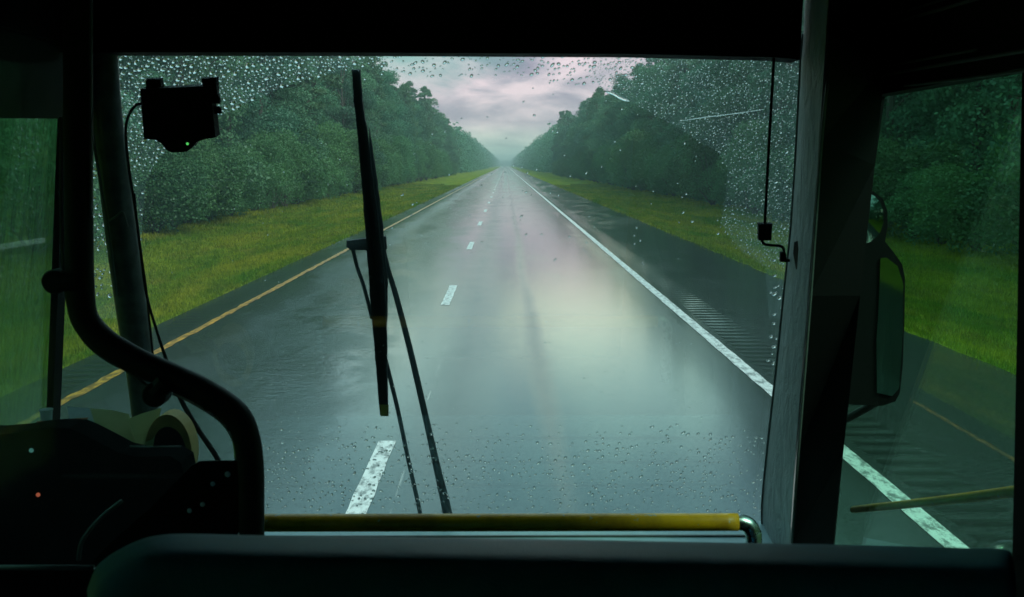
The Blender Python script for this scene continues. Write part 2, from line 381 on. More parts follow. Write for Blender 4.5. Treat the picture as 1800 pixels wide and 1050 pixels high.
def rumble(x0, x1):
    pitch = .30; prof = [(0, 0), (.08, 0), (.11, -.003), (.21, -.003), (.24, 0)]
    yy = [-300, -20]; zz = [0, 0]
    for k in range(int(320 / pitch)):
        for dy, z in prof: yy.append(-19.9 + k * pitch + dy); zz.append(z)
    yy += [302, YEND]; zz += [0, 0]
    cx = [x0, x0 + .03, (x0 + x1) / 2, x1 - .03, x1]; cf = [0, 1, 1, 1, 0]
    V = np.array([[cx[i], y, z * cf[i] * min(1, 12 / max(abs(y), 12))] for y, z in zip(yy, zz) for i in range(5)])
    F = np.array([[j * 5 + i, j * 5 + i + 1, (j + 1) * 5 + i + 1, (j + 1) * 5 + i] for j in range(len(yy) - 1) for i in range(4)])
    me = np_mesh('rumble_strip', V, F); o = put('rumble_strip', me, M['rumble'], road); me.materials.append(M['puddle'])
    zz_ = V[:, 2][F].max(1); me.polygons.foreach_set('material_index', (V[:, 2][F].min(1) < -.0004).astype(np.int32))
rumble(*RL); rumble(*RR)
def line_sheet(name, xc, wd, y0, y1, mat, step=.35, rag=.006):
    yy = list(np.arange(y0, y1, step)) + [y1] if y1 - y0 < 10 else list(np.arange(y0, 120, step)) + list(np.arange(120, y1, 60)) + [y1]
    V = []; 
    for y in yy: V += [[xc - wd / 2 + random.uniform(-rag, rag), y, .004], [xc + wd / 2 + random.uniform(-rag, rag), y, .004]]
    F = np.array([[2 * j, 2 * j + 1, 2 * j + 3, 2 * j + 2] for j in range(len(yy) - 1)])
    o = put(name, np_mesh(name, np.array(V), F), mat, road); return o
tag(line_sheet('edge_line', 2.84, .15, -60, YEND, M['white_line']), 'solid white edge line of the road')
tag(line_sheet('edge_line', -4.49, .11, -60, YEND, M['yellow_line'], .22, .02), 'solid yellow edge line of the road')
Y2 = 4543 / (503 - 290)                                             # far end of the second dash
k0 = None
for k in range(-3, 45):
    yf = Y2 + 12.19 * (k - 1)
    o = line_sheet('lane_dash', -1.03, .15, yf - 3.05, yf, M['white_line'], .3)
bm = bmesh.new()
for k in range(45, 205):
    yf = Y2 + 12.19 * (k - 1); bm.faces.new([bm.verts.new(q) for q in ((-1.10, yf - 3, .004), (-.95, yf - 3, .004), (-.95, yf, .004), (-1.10, yf, .004))])
tag(from_bm('distant_lane_dashes', bm, M['white_line'], road), kind='stuff')

# ---- grass blades on the near verges
def blades(n, x0, x1, y0, y1, hmin, hmax):
    x = rng.uniform(x0, x1, n); u = rng.uniform(0, 1, n); y = y0 + (y1 - y0) * u ** 2.0
    h = rng.uniform(hmin, hmax, n) * (1 + .6 * (rng.random(n) > .93)); a = rng.uniform(0, 2 * np.pi, n); wv = .006 + .0009 * (y - y0)
    ln = rng.uniform(.1, .7, n) * h; b = rng.uniform(0, 2 * np.pi, n)
    z = np.array([gz(v) for v in x])
    p = np.stack([x, y, z - .01], 1); d = np.stack([np.cos(a) * wv, np.sin(a) * wv, 0 * a], 1)
    tp = p + np.stack([np.cos(b) * ln, np.sin(b) * ln, h], 1)
    return np.stack([p - d, p + d, tp], 1).reshape(-1, 3)
BV = np.concatenate([blades(90000, 5.72, 8.4, 9, 130, .04, .11), blades(80000, 8.4, 13, 14, 140, .05, .14),
                     blades(90000, -7.8, -5.14, 9, 130, .04, .10), blades(80000, -13, -7.8, 14, 140, .05, .14)])
gr = put('grass', np_mesh('grass', BV, np.arange(len(BV)).reshape(-1, 3)), M['blade'])
tag(gr, 'short yellow green grass along both road verges', 'grass', kind='stuff')

# ---- vegetation
def leaves(C, Rr, n, size, flat=.8, shell=.55, aspect=1.0):
    """n leaf quads spread over ellipsoid lobes with centres C (k,3) and radii Rr (k,3)"""
    k = len(C); vol = Rr.prod(1) ** (2 / 3); idx = rng.choice(k, n, p=vol / vol.sum())
    d = rng.normal(size=(n, 3)); d /= np.linalg.norm(d, axis=1)[:, None]
    d[:, 2] = np.where(d[:, 2] < -.4, -d[:, 2], d[:, 2])
    r = shell + (1.08 - shell) * rng.random(n) ** .6
    r *= np.where(rng.random(n) < .11, rng.uniform(1.1, 1.6, n), 1)
    p = C[idx] + d * Rr[idx] * r[:, None]
    u = rng.normal(size=(n, 3)) + d * .2; u /= np.linalg.norm(u, axis=1)[:, None]
    v = np.cross(u, d + rng.normal(size=(n, 3)) * .7); v /= np.linalg.norm(v, axis=1)[:, None] + 1e-9
    s = (size * rng.uniform(.55, 1.25, n))[:, None]
    u *= s * .5 * aspect; v *= s * .34
    return np.stack([p - u, p - v * 1.0, p + u, p + v], 1).reshape(-1, 3)
def quads(V): return np.arange(len(V)).reshape(-1, 4)
def trunk_bm(h, r, limbs):
    bm = bmesh.new(); lean = Vector((random.uniform(-.3, .3), random.uniform(-.3, .3), 0))
    P = [Vector((0, 0, -.1)) + lean * (z / h) * (z / h) + Vector((0, 0, z)) for z in np.linspace(0, h, 9)]
    add_tube(bm, P, [r * (1 - .75 * i / 8) + (r * .35 if i == 0 else 0) for i in range(9)], 8)
    for (z0, tip) in limbs:
        b = P[0].lerp(P[-1], z0 / h); e = Vector(tip)
        add_tube(bm, [b, b.lerp(e, .5) + Vector((0, 0, .25)), e], [r * .35, r * .22, r * .07], 6)
    return bm
def broad_shape(h, rad, zlow):
    C, Q = [], []
    for i in range(46):
        u = (i + .5) / 46; z = zlow + (h - zlow) * u
        env = rad * math.sin(math.pi * min(1, .25 + .75 * u) * .97) ** .6 * (1.05 if u < .8 else .95)
        a = random.uniform(0, 2 * math.pi); q = random.uniform(.35, .9) * env
        s = random.uniform(.55, 1.25) * (1.0 if u < .8 else .6)
        C.append((math.cos(a) * q, math.sin(a) * q, min(z, h - .7 * s))); Q.append((s * 1.2, s * 1.2, s * .85))
    return np.array(C), np.array(Q)
def pine_shape(h, rad):
    C, Q = [], []
    for i in range(64):
        u = i / 63; z = h * (.42 + .57 * u); a = i * 2.4 + random.uniform(-.5, .5)
        q = rad * (1 - u) ** .55 * random.uniform(.45, 1.0) + .1; s = random.uniform(.3, .68)
        C.append((math.cos(a) * q, math.sin(a) * q, z + random.uniform(-.5, .5))); Q.append((s * 1.15, s * 1.15, s * .85))
    return np.array(C), np.array(Q)
protos = []
def make_tree(kind, h, rad):
    if kind == 'broadleaf_tree':
        C, Q = broad_shape(h, rad, 1.2); V = leaves(C, Q, 34000, .155); mat = M['leaf']
    elif kind == 'pine_tree':
        C, Q = pine_shape(h, rad); V = leaves(C, Q, 20000, .17, shell=.15, aspect=1.7); mat = M['pine']
    else:
        n = 16; a = np.array([random.uniform(0, 6.28) for _ in range(n)]); q = np.array([random.uniform(.1, .75) * rad for _ in range(n)])
        z = np.array([random.uniform(.1, .8) * h for _ in range(n)])
        C = np.stack([np.cos(a) * q, np.sin(a) * q, z], 1); s = np.array([[random.uniform(.6, 1.0)] * 3 for _ in range(n)]) * rad * .5
        V = leaves(C, s, 17000, .115); V[:, 2] = np.maximum(V[:, 2], .02); mat = M['bush']
    me = np_mesh(kind + '_crown', V, quads(V)); me.materials.append(mat)
    limbs = [(min(C[i][2] * .8, h * .8), tuple(C[i])) for i in range(0, len(C), 3)]
    b = trunk_bm(h * .93, .06 + h * .011, limbs) if kind != 'shrub' else None
    if b is None:
        b = bmesh.new()
        for i in range(0, len(C), 2): add_tube(b, [Vector((0, 0, -.05)), Vector(C[i]) * .5, Vector(C[i])], [.05, .035, .01], 6)
    tm = bpy.data.meshes.new(kind + '_trunk'); b.to_mesh(tm); b.free(); tm.materials.append(M['bark'])
    return (kind, me, tm, h)
B = [make_tree('broadleaf_tree', h, r) for h, r in ((13.5, 3.3), (14.5, 3.6), (12.5, 3.2), (15.5, 3.4))]
P = [make_tree('pine_tree', h, r) for h, r in ((17.0, 2.7), (15.5, 2.4), (18.5, 2.6))]
S = [make_tree('shrub', h, r) for h, r in ((4.2, 2.3), (5.6, 2.5), (3.2, 2.0))]
SIDEN = {-1: 'left', 1: 'right'}
def band_name(y):
    return 'nearest the bus' if y < 45 else 'in the near stretch' if y < 90 else 'in the middle stretch' if y < 170 else 'in the far stretch'
def plant_tree(pr, x, y, s, cat, lab, grp):
    kind, cme, tme, h = pr
    e = empty(kind, (x, y, -.05), lab, cat, grp); e.rotation_euler.z = random.uniform(0, 6.28); e.scale = (s, s, s * random.uniform(.94, 1.08))
    for nm, me in (('trunk', tme), ('crown', cme)):
        o = bpy.data.objects.new(nm, me); COL.objects.link(o); o.parent = e
for side in (-1, 1):
    sn = SIDEN[side]
    y = 12.0; k = 0
    while y < 300:                                                   # front row
        pr = random.choice(B) if random.random() < .74 else random.choice(P)
        x = side * (15.4 + random.uniform(-.9, .9)); kd = 'pine' if pr[0] == 'pine_tree' else 'broadleaf'
        sc = random.choice((random.uniform(.76, .88), random.uniform(.86, .98), random.uniform(.92, 1.04)))
        if kd == 'pine': sc *= .95
        look = 'tall thin crowned dark pine' if kd == 'pine' else 'full round crowned broadleaf tree'
        plant_tree(pr, x, y, sc, 'tree', '%s %s, front row of the %s roadside wood' % (look, band_name(y), sn), '%s trees in the front row on the %s' % (kd, sn))
        y += random.uniform(3.4, 4.8) * (1 if y < 140 else 1.25); k += 1
    y = 10.0
    while y < 300:                                                   # second row
        pr = random.choice(P) if random.random() < .45 else random.choice(B)
        kd = 'pine' if pr[0] == 'pine_tree' else 'broadleaf'
        x = side * (19.8 + random.uniform(-1.2, 1.2))
        look = 'tall pine rising' if kd == 'pine' else 'broadleaf tree standing'
        plant_tree(pr, x, y, random.uniform(.84, 1.04), 'tree', '%s %s, behind the front trees on the %s' % (look, band_name(y), sn), '%s trees in the second row on the %s' % (kd, sn))
        y += random.uniform(4.6, 6.4) * (1 if y < 140 else 1.3)
    y = 11.0
    while y < 260:                                                   # shrubs at the wood's foot
        pr = random.choice(S); x = side * (12.9 + random.uniform(-.7, .6))
        plant_tree(pr, x, y, random.uniform(.7, 1.15), 'shrub', 'leafy green shrub %s at the foot of the %s wood' % (band_name(y), sn), 'shrubs along the %s wood edge' % sn)
        y += random.uniform(2.3, 3.8) * (1 if y < 120 else 1.4)
# the rest of the wood, one mass
WV = []
def mass_tree(x, y, h, rad, n, size, zl=.3, far=False):
    C, Q = broad_shape(h, rad, zl); C = C + np.array([x, y, 0]); 
    WV.append(leaves(C, Q * (1.15 if far else 1), n, size, shell=.3))
for side in (-1, 1):
    for y in np.arange(-70, 300, 6.0):
        for x in (24.5, 31):
            mass_tree(side * (x + random.uniform(-1.5, 1.5)), y + random.uniform(-2, 2), random.uniform(12.5, 15.5), 4.2, 1500, .62)
    for y in np.arange(-70, 10, 4.5):
        mass_tree(side * (15.5 + random.uniform(-1, 1)), y, random.uniform(12.5, 15.5), 3.4, 4200, .36)
    for y in np.arange(300, 700, 5.0):
        h = random.uniform(10, 15.5)
        mass_tree(side * (15.4 + random.uniform(-1, 1)), y, h, 3.5, 1300, .5, far=True)
        mass_tree(side * (20.5 + random.uniform(-1.5, 1.5)), y + 2, random.uniform(12, 16.5), 3.8, 500, .8, far=True)
        mass_tree(side * (12.8 + random.uniform(-.5, .5)), y + 1, random.uniform(3, 5), 2.2, 260, .5, far=True)
    for y in np.arange(700, YEND, 8.0):
        mass_tree(side * (16.5 + random.uniform(-1.5, 1.5)), y, random.uniform(11, 15.5), 5, 420, 1.1, far=True)
for x in np.arange(-30, 31, 5.0):
    for yy in (YEND + 6, YEND + 14): mass_tree(x, yy, random.uniform(11, 15), 5, 420, 1.2, far=True)
WV = np.concatenate(WV)
wood = put('distant_wood', np_mesh('distant_wood', WV, quads(WV)), M['leaf'])
tag(wood, 'dark dense wood lining both sides of the road into the distance', 'wood', kind='stuff')

# ================================================================== THE BUS
bus = empty('bus', (-.2, 0, .35), 'dark cab of the bus, seen from inside around the wet windscreen', 'bus')
XW = 1.00          # door plane
XLW = -1.50        # driver side plane
# shell
box('roof', (XLW - .12, -7, 3.02), (XW + .12, 3.1, 3.12), M['black'], bus)
box('floor', (XLW - .1, -7, .35), (XW + .1, 3.55, .42), M['black'], bus)
box('rear_wall', (XLW - .1, -7.1, .35), (XW + .1, -7.0, 3.1), M['black'], bus)
def wall(x0, x1, boxes):
    bm = bmesh.new()
    for (y0, y1, z0, z1) in boxes: add_box(bm, (x0, y0, z0), (x1, y1, z1))
    from_bm('side_wall', bm, M['black'], bus)
wall(XLW - .10, XLW, [(-7, 3.42, .42, 1.40), (-7, -6.5, 1.402, 3.02), (-6.498, -.302, 2.65, 3.02), (-.3, 1.0, 1.402, 3.02), ])
box('side_header', (XLW - .1, 1.002, 2.72), (XLW + .3, 3.0, 3.0), M['black'], bus)
wall(XW, XW + .10, [(-7, 1.95, .42, 1.65), (-7, -6.5, 1.652, 3.02), (-6.498, -.302, 2.65, 3.02), (-.3, 1.95, 1.652, 3.02)])
box('passenger_fill_window', (XLW - .06, -6.5, 1.40), (XLW - .05, -.3, 2.65), M['partition'], bus, 0)  # unseen windows behind the camera, added to light rail, pillar and pad
box('passenger_fill_window', (XW + .05, -6.5, 1.65), (XW + .06, -.3, 2.65), M['partition'], bus, 0)
# front cowl under the windscreen
box('front_cowl', (XLW - .05, 3.45, .40), (XW + .05, 3.62, 1.14), M['black'], bus)
# windscreen header
prism('header_panel', [onY(-260, -400, 3.0), onY(1400, -400, 3.0), onY(1412, 0, 3.0), onY(1406, 105, 3.0), onY(1360, 101, 3.0), onY(1100, 95, 3.0), onY(600, 92.5, 3.0), onY(205, 92, 3.0), onY(-260, 92, 3.0)], (0, .10, 0), M['black'], bus)
# windscreen pane
def wpt(x, z, off=0):
    y = 3.45 - (z - 1.18) * .2; return Vector((x, y, z)) - WN * off
ws = prism('windshield', [wpt(XLW + .01, 1.12), wpt(.90, 1.12), wpt(.90, 2.86), wpt(XLW + .26, 2.86)], WN * .006, M['windscreen'], bus, bevel=0)
tag(ws, 'wide windscreen speckled with rain outside the wiped arcs')
# pillars
tube('windshield_pillar', [onW(172, -150, .07), onW(180, 60, .07), onW(190, 220, .07), onW(214, 420, .07), onW(234, 560, .07), onW(246, 640, .07), onW(256, 740, .07), onW(268, 900, .07)],
     [.040, .038, .042, .045, .046, .044, .040, .040], M['pole'], bus, seg=20)
tube('window_trim', [onW(150, -100, .12), onW(154, 60, .12), onW(160, 180, .12), onW(163, 240, .12), onW(178, 330, .12), onW(190, 400, .12), onW(205, 520, .12)], .004, M['trim'], bus, seg=6)
tube('coat_hook', [onW(192, 388, .125), onW(204, 381, .14), onW(214, 373, .15), onW(219, 380, .15), onW(224, 398, .135)], .0032, M['trim'], bus, seg=8)
gp = [(1418, -60), (1412, 60), (1408, 105), (1400, 260), (1391, 400), (1378, 520), (1366, 640), (1354, 745), (1346, 820), (1340, 890), (1341, 930), (1346, 965), (1346, 1010)]
gr_ = [(1388, 1010), (1388, 960), (1398, 800), (1420, 520), (1440, 250), (1452, 60), (1460, -60)]
bm = bmesh.new()
def along(pts, n=40):
    yy = np.linspace(-60, 1010, n); p = sorted(pts, key=lambda q: q[1])
    return [(float(np.interp(v, [q[1] for q in p], [q[0] for q in p])), float(v)) for v in yy]
L_ = [onW(x, y, .03) for x, y in along(gp)]; R_2 = [onW(x, y, .42) for x, y in along(gr_)]
cols = []
for j in range(7):
    u = j / 6; cols.append([bm.verts.new(l.lerp(r_, u) + Vector((-.012 * math.sin(math.pi * u), 0, 0))) for l, r_ in zip(L_, R_2)])
cols.append([bm.verts.new(r_ + Vector((.006, .06, 0))) for r_ in R_2]); cols.append([bm.verts.new(l + Vector((.10, .0, 0))) for l in L_])
for a_, b_ in zip(cols, cols[1:] + cols[:1]):
    for i in range(len(a_) - 1): bm.faces.new((a_[i], a_[i + 1], b_[i + 1], b_[i]))
pl = from_bm('windshield_pillar', bm, M['pillar'], bus, smooth=False)
tag(pl, 'grey mottled right windscreen pillar')
tube('pillar_edge', [onW(x - 1, y, .045) for x, y in gp[1:-1]], .0035, M['trim'], bus, seg=8, k=2)
prism('pillar_slot', [onX(x, y, .815) for x, y in ((1396, 426), (1401, 424), (1404, 440), (1404, 472), (1399, 474), (1394, 445))], (.004, 0, 0), M['black'], bus, bevel=0)
# corner post between windscreen and door
bm = bmesh.new()
a = [onW(1385, 1100, .425), onW(1391, 960, .425), onW(1402, 800, .425), onW(1424, 520, .425), onW(1443, 250, .425), onW(1456, 60, .425), onW(1462, -200, .425)]
b = [onD(1452, 1100, -.02), onD(1463, 965, -.02), onD(1482, 800, -.02), onD(1512, 520, -.02), onD(1538, 290, -.02), onD(1556, 110, -.02), onD(1580, -200, -.02)]
va = [bm.verts.new(p) for p in a]; vb = [bm.verts.new(p) for p in b]
vc = [bm.verts.new(Vector(p) + Vector((.05, .17, 0))) for p in b]; vd = [bm.verts.new(Vector(p) + Vector((.06, .14, 0))) for p in a]
for i in range(6):
    for q, r_ in ((va, vb), (vb, vc), (vc, vd), (vd, va)): bm.faces.new((q[i], q[i + 1], r_[i + 1], r_[i]))
from_bm('corner_post', bm, M['black'], bus)
tube('post_trim', [onW(1392, 955, .44), onW(1403, 800, .44), onW(1425, 520, .44), onW(1444, 250, .44), onW(1455, 140, .44)], .004, M['trim'], bus, seg=6, k=2)
prism('roof_corner', [onY(1452, -240, 3.06), onY(1545, -240, 3.06), onY(1535, 95, 3.06), onY(1457, 70, 3.06)], (0, .05, 0), M['black'], bus)
# door with its window
door = empty('door', (0, 0, 0), None, None); door.parent = bus; door.location = Vector((XW, 2.5, .42)) - bus.location
bl = M['black']
prism('door_post', [onD(1463, 1000, D + .05), onD(1482, 800, D + .05), onD(1512, 520, D + .05), onD(1538, 290, D + .05), onD(1556, 168, D + .05), onD(1560, 60, D + .05), onD(1520, 60, D + .05), onD(1500, 290, D + .05), onD(1470, 520, D + .05), onD(1440, 800, D + .05), onD(1420, 1000, D + .05)], (-.05, 0, 0), bl, door, bevel=.003)
prism('door_post', [onD(1797, 100, D), onD(1788, 560, D), onD(1779, 1000, D), onD(1778, 1300, D), onD(2100, 1300, D), onD(2100, 100, D)], (.05, 0, 0), bl, door, bevel=.003)
prism('door_header', [onD(1470, 120, D + .052), onD(1480, -260, D + .052), onD(2140, -260, D + .052), onD(2140, 60, D + .052), onD(1798, 129, D + .052), onD(1700, 146, D + .052), onD(1553, 171, D + .052), onD(1500, 180, D + .052)], (-.054, 0, 0), bl, door, bevel=.003)
dg = prism('door_window', [onD(1440, 1100, D + .02), onD(1500, 560, D + .02), onD(1550, 160, D + .02), onD(1805, 115, D + .02), onD(1790, 1250, D + .02), onD(1430, 1250, D + .02)], (.005, 0, 0), M['doorglass'], door, bevel=0)
prism('door_panel', [onD(1420, 1250, D), onD(1780, 1250, D), onD(1780, 1700, D), onD(1380, 1700, D)], (.05, 0, 0), bl, door)
box('upper_panel', (XW + .05, -1, 2.74), (XW + .09, 3.05, 3.02), bl, bus)
for pts, r in (([(1463, 133), (1560, 116), (1715, 88)], .0032), ([(1475, 147), (1620, 120), (1860, 80)], .0042), ([(1590, 151), (1700, 138), (1860, 116)], .003),
               ([(1462, 57), (1560, 30), (1640, 5), (1700, -14)], .0032), ([(1462, 71), (1560, 44), (1700, 3), (1760, -15)], .0042)):
    tube('panel_trim', [onD(x, y, D - .016) for x, y in pts], r, M['trim'], bus, seg=8, k=3)
prism('notice_panel', [onD(1499, 33, D - .014), onD(1608, 3, D - .014), onD(1680, -20, D - .014), onD(1680, -60, D - .014), onD(1499, -20, D - .014)], (.003, 0, 0), M['notice'], bus, bevel=0)

tube('rail_reflection', [onD(1500, 896, .07), onD(1600, 886, .07), onD(1700, 875, .07), onD(1800, 862, .07), onD(1900, 850, .07)], [.010, .0105, .011, .0115, .012], M['yellow'], bus, seg=12, k=2)  # added tube standing in for the hand rail's reflection in the door glass
# driver side window and its visor
sg = prism('side_window', [(XLW + .03, 1.0, 1.40), (XLW + .03, 3.38, 1.40), (XLW + .245, 3.12, 2.74), (XLW + .245, 1.0, 2.74)], (.005, 0, 0), M['sideglass'], bus, bevel=0)
tag(sg, 'rain blurred driver side window')
prism('side_visor', [onX(-300, 200, XLW + .28), onX(0, 208, XLW + .28), onX(134, 209, XLW + .28), onX(140, -200, XLW + .28), onX(-300, -400, XLW + .28)], (-.02, 0, 0), bl, bus)
prism('window_post', [Vector((XLW - .007, 3.36, 1.12)), Vector((XLW + .005, 3.38, 1.12)), Vector((XLW + .285, 3.07, 2.8)), Vector((XLW + .273, 3.05, 2.8))], (0, .06, 0), bl, bus)

# dashboard ledge and driver's dashboard
bm = bmesh.new(); add_box(bm, (-.98, 2.86, 1.12), (.86, 3.42, 1.222))
dl = from_bm('dash_ledge', bm, M['ledge'], bus, bevel=.01)
for yv in (3.0, 3.14, 3.27): box('ledge_rib', (-.9, yv, 1.2225), (.80, yv + .008, 1.228), M['trim'], dl, 0)
pts = [(-160, 742), (-60, 744), (10, 748), (58, 744), (84, 739), (120, 736), (152, 737), (172, 745), (205, 762), (235, 778), (262, 784), (320, 783), (340, 795), (348, 830), (352, 1040), (-160, 1040)]
db = prism('dashboard', [onY(x, y, 2.89) for x, y in pts], (0, -.11, 0), M['dash'], bus, bevel=.008)
tube('dash_edge', [onY(228, 785, 2.768), onY(270, 786, 2.768), onY(318, 785, 2.768)], .002, M['trim'], db, seg=6, k=1)
for (x, y), mt, r in (((67, 870), 'led_red', .0055), ((55, 792), 'led_cyan', .006)):
    bm = bmesh.new(); bmesh.ops.create_uvsphere(bm, u_segments=10, v_segments=6, radius=r, matrix=Matrix.Translation(onY(x, y, 2.775))); from_bm('indicator_lamp', bm, M[mt], db, smooth=True)
tube('gear_hose', [onY(138, 985, 2.4), onY(145, 950, 2.4), onY(175, 912, 2.42), onY(215, 880, 2.45)], .005, M['trim'], bus, seg=6)

# things lying on the driver's dashboard
def sheet(name, pix, y0, y1, mat, label, cat):
    """a curved sheet: pix = list of (bottom, top) pixel pairs along it"""
    bm = bmesh.new(); rows = []
    n = len(pix)
    for i, (b_, t_) in enumerate(pix):
        rows.append((onY(*b_, y0), onY(*t_, y1)))
    prev = None
    for lo, hi in rows:
        cur = [bm.verts.new(lo), bm.verts.new(lo.lerp(hi, .5) + Vector((0, -.004, .003))), bm.verts.new(hi)]
        if prev:
            for k in (0, 1): bm.faces.new((prev[k], cur[k], cur[k + 1], prev[k + 1]))
        prev = cur
    bmesh.ops.solidify(bm, geom=bm.faces[:], thickness=.0015)
    o = from_bm(name, bm, mat, None, smooth=False); return tag(o, label, cat)
sheet('paper_sheet', [((127, 756), (118, 715)), ((160, 762), (145, 717)), ((205, 775), (185, 720))], 2.98, 3.10, M['paper_white'], 'bluish white paper sheet on the dashboard beside the cream paper', 'paper')
sheet('paper_sheet', [((175, 765), (158, 718)), ((205, 775), (195, 721)), ((238, 790), (226, 728)), ((244, 800), (238, 752))], 2.96, 3.06, M['paper_cream'], 'yellowish cream paper sheet curling behind the dark dashboard hump', 'paper')
sheet('paper_sheet', [((246, 800), (226, 736)), ((254, 800), (250, 727)), ((268, 790), (284, 717))], 2.94, 3.02, M['paper_cream'], 'pale green cream sheet standing against the brown roll', 'paper')
sheet('card', [((66, 752), (64, 741)), ((110, 750), (108, 737)), ((150, 748), (156, 734))], 2.90, 2.96, M['paper_orange'], 'orange brown card lying along the top of the dashboard', 'card')
c0 = onY(296, 796, 2.96); rp = c0
bm = bmesh.new()
def ell(rx, rz, y, sq=1): return [bm.verts.new(c0 + Vector((rx * math.cos(a), y, rz * math.sin(a)))) for a in np.linspace(0, 2 * math.pi, 33)[:-1]]
r1 = ell(.066, .110, 0); r2 = ell(.066, .110, .07); r3 = ell(.05, .075, 0); r4 = ell(.05, .075, .07)
for q, r_ in ((r1, r2), (r4, r3), (r3, r1), (r2, r4)):
    for k in range(32): bm.faces.new((q[k], q[(k + 1) % 32], r_[(k + 1) % 32], r_[k]))
roll = from_bm('paper_roll', bm, M['card_brown'], smooth=False); tag(roll, 'brown cardboard roll with a dark core at the end of the dashboard', 'roll')
bm = bmesh.new(); rr = [bm.verts.new(c0 + Vector((.0495 * math.cos(a), .01, .0745 * math.sin(a)))) for a in np.linspace(0, 2 * math.pi, 33)[:-1]]; bm.faces.new(rr)
ex = bmesh.ops.extrude_face_region(bm, geom=bm.faces[:]); bmesh.ops.translate(bm, verts=[v for v in ex['geom'] if isinstance(v, bmesh.types.BMVert)], vec=(0, .05, 0))
from_bm('core', bm, M['dash'], roll)
cp = onY(82, 738, 3.0)
bm = bmesh.new(); add_tube(bm, [cp + Vector((0, 0, -.03)), cp + Vector((0, 0, .028))], [.013, .017], 16)
cup = from_bm('cup', bm, M['paper_white'], smooth=False); tag(cup, 'small white cup standing behind the orange card', 'cup')
tube('lid', [cp + Vector((.0175 * math.cos(a), .0175 * math.sin(a), .029)) for a in np.linspace(0, 2 * math.pi, 17)], .002, M['paper_white'], cup, seg=6, k=1)

# driver partition: bent tube frame, glass, gasket, clamps, bracket
part = empty('driver_partition', (0, 0, 0), None, None); part.parent = bus; part.location = onY(300, 960, 2.3) - bus.location
YP = 2.30
fp = [(137, -120), (137, 100), (138, 300), (139, 420), (141, 500), (148, 558), (180, 598), (215, 621), (252, 641), (305, 664), (360, 690), (412, 726), (432, 765), (440, 820), (441, 900), (441, 1040)]
tube('partition_frame', [onY(x, y, YP) for x, y in fp], .0295, M['rubber'], part, seg=24)
tube('frame_edge', [onY(159.5, y, YP - .012) for y in (-100, 100, 200, 300, 380)], .0028, M['trim'], part, seg=6, k=2)
gpoly = [(-200, -120), (130, -120), (131, 300), (133, 500), (144, 560), (175, 600), (212, 625), (252, 645), (305, 668), (360, 694), (410, 728), (430, 766), (436, 1000), (-200, 1000)]
prism('partition_glass', [onY(x, y, YP + .004) for x, y in gpoly], (0, .006, 0), M['partition'], part, bevel=0)
tube('gasket', [onY(x, y, YP - .006) for x, y in ((107, 206), (107, 330), (109, 430), (114, 500), (124, 556), (148, 600), (185, 632), (228, 655), (262, 682))], .0032, M['trim'], part, seg=8)
tube('gasket', [onY(x, y, YP - .006) for x, y in ((304, 692), (322, 699), (360, 720), (390, 742), (408, 768), (414, 790), (415, 808))], .0042, M['steel'], part, seg=8)
def clamp(x, y, x2, y2, r):
    c = onY(x, y, YP - .02); b = onY(x2, y2, YP - .02)
    bm = bmesh.new(); rr = r * YP / FPX
    add_tube(bm, [c + Vector((0, .03, 0)), c + Vector((0, .028, 0)), c + Vector((0, -.012, 0)), c + Vector((0, -.018, 0))], [rr * .9, rr, rr, rr * .85], 24)
    add_tube(bm, [c, b], rr * .85, 12); from_bm('clamp', bm, M['rubber'], part, smooth=False)
clamp(98, 495, 135, 495, 21); clamp(274, 693, 292, 672, 22)
bp_ = prism('bracket_plate', [onY(x, y, YP - .012) for x, y in ((160, 990), (215, 935), (268, 890), (338, 818), (352, 810), (426, 809), (430, 830), (430, 990))], (0, -.006, 0), M['black'], part, bevel=.0015)
for x, y, r in ((400, 834, 5.5), (374, 851, 4.5), (356, 887, 4.5), (333, 898, 4.5), (422, 939, 4)):
    bm = bmesh.new(); c = onY(x, y, YP - .019); rr = r * YP / FPX
    bmesh.ops.create_uvsphere(bm, u_segments=12, v_segments=8, radius=rr, matrix=Matrix.Translation(c) @ Matrix.Scale(.5, 4, (0, 1, 0))); from_bm('rivet', bm, M['rivet'], bp_, smooth=True)
tube('partition_rail', [onY(-120, 998, 2.0), onY(60, 998, 2.0), onY(165, 998, 2.0)], .0055, M['trim'], part, seg=8, k=1)

# yellow hand rail
rail = empty('handrail', (0, 0, 0), None, None); rail.parent = bus; rail.location = onY(880, 918, 2.62) - bus.location
YR = 2.62; rr = 16.0 * YR / FPX
bm = bmesh.new(); n = 40
add_tube(bm, [onY(400, 919.5, YR).lerp(onY(1297, 918, YR), i / n) for i in range(n + 1)], rr, 24); from_bm('rail_sleeve', bm, M['yellow'], rail, smooth=True)
tube('rail_bend', [onY(1290, 918, YR), onY(1303, 918.5, YR), onY(1316, 924, YR), onY(1323, 936, YR), onY(1325, 955, YR), onY(1325, 1100, YR)], rr * .93, M['steel'], rail, seg=20)
tube('rail_bend', [onY(405, 919, YR), onY(392, 920, YR), onY(385, 930, YR), onY(384, 960, YR), onY(384, 1100, YR)], rr * .93, M['steel'], rail, seg=20)

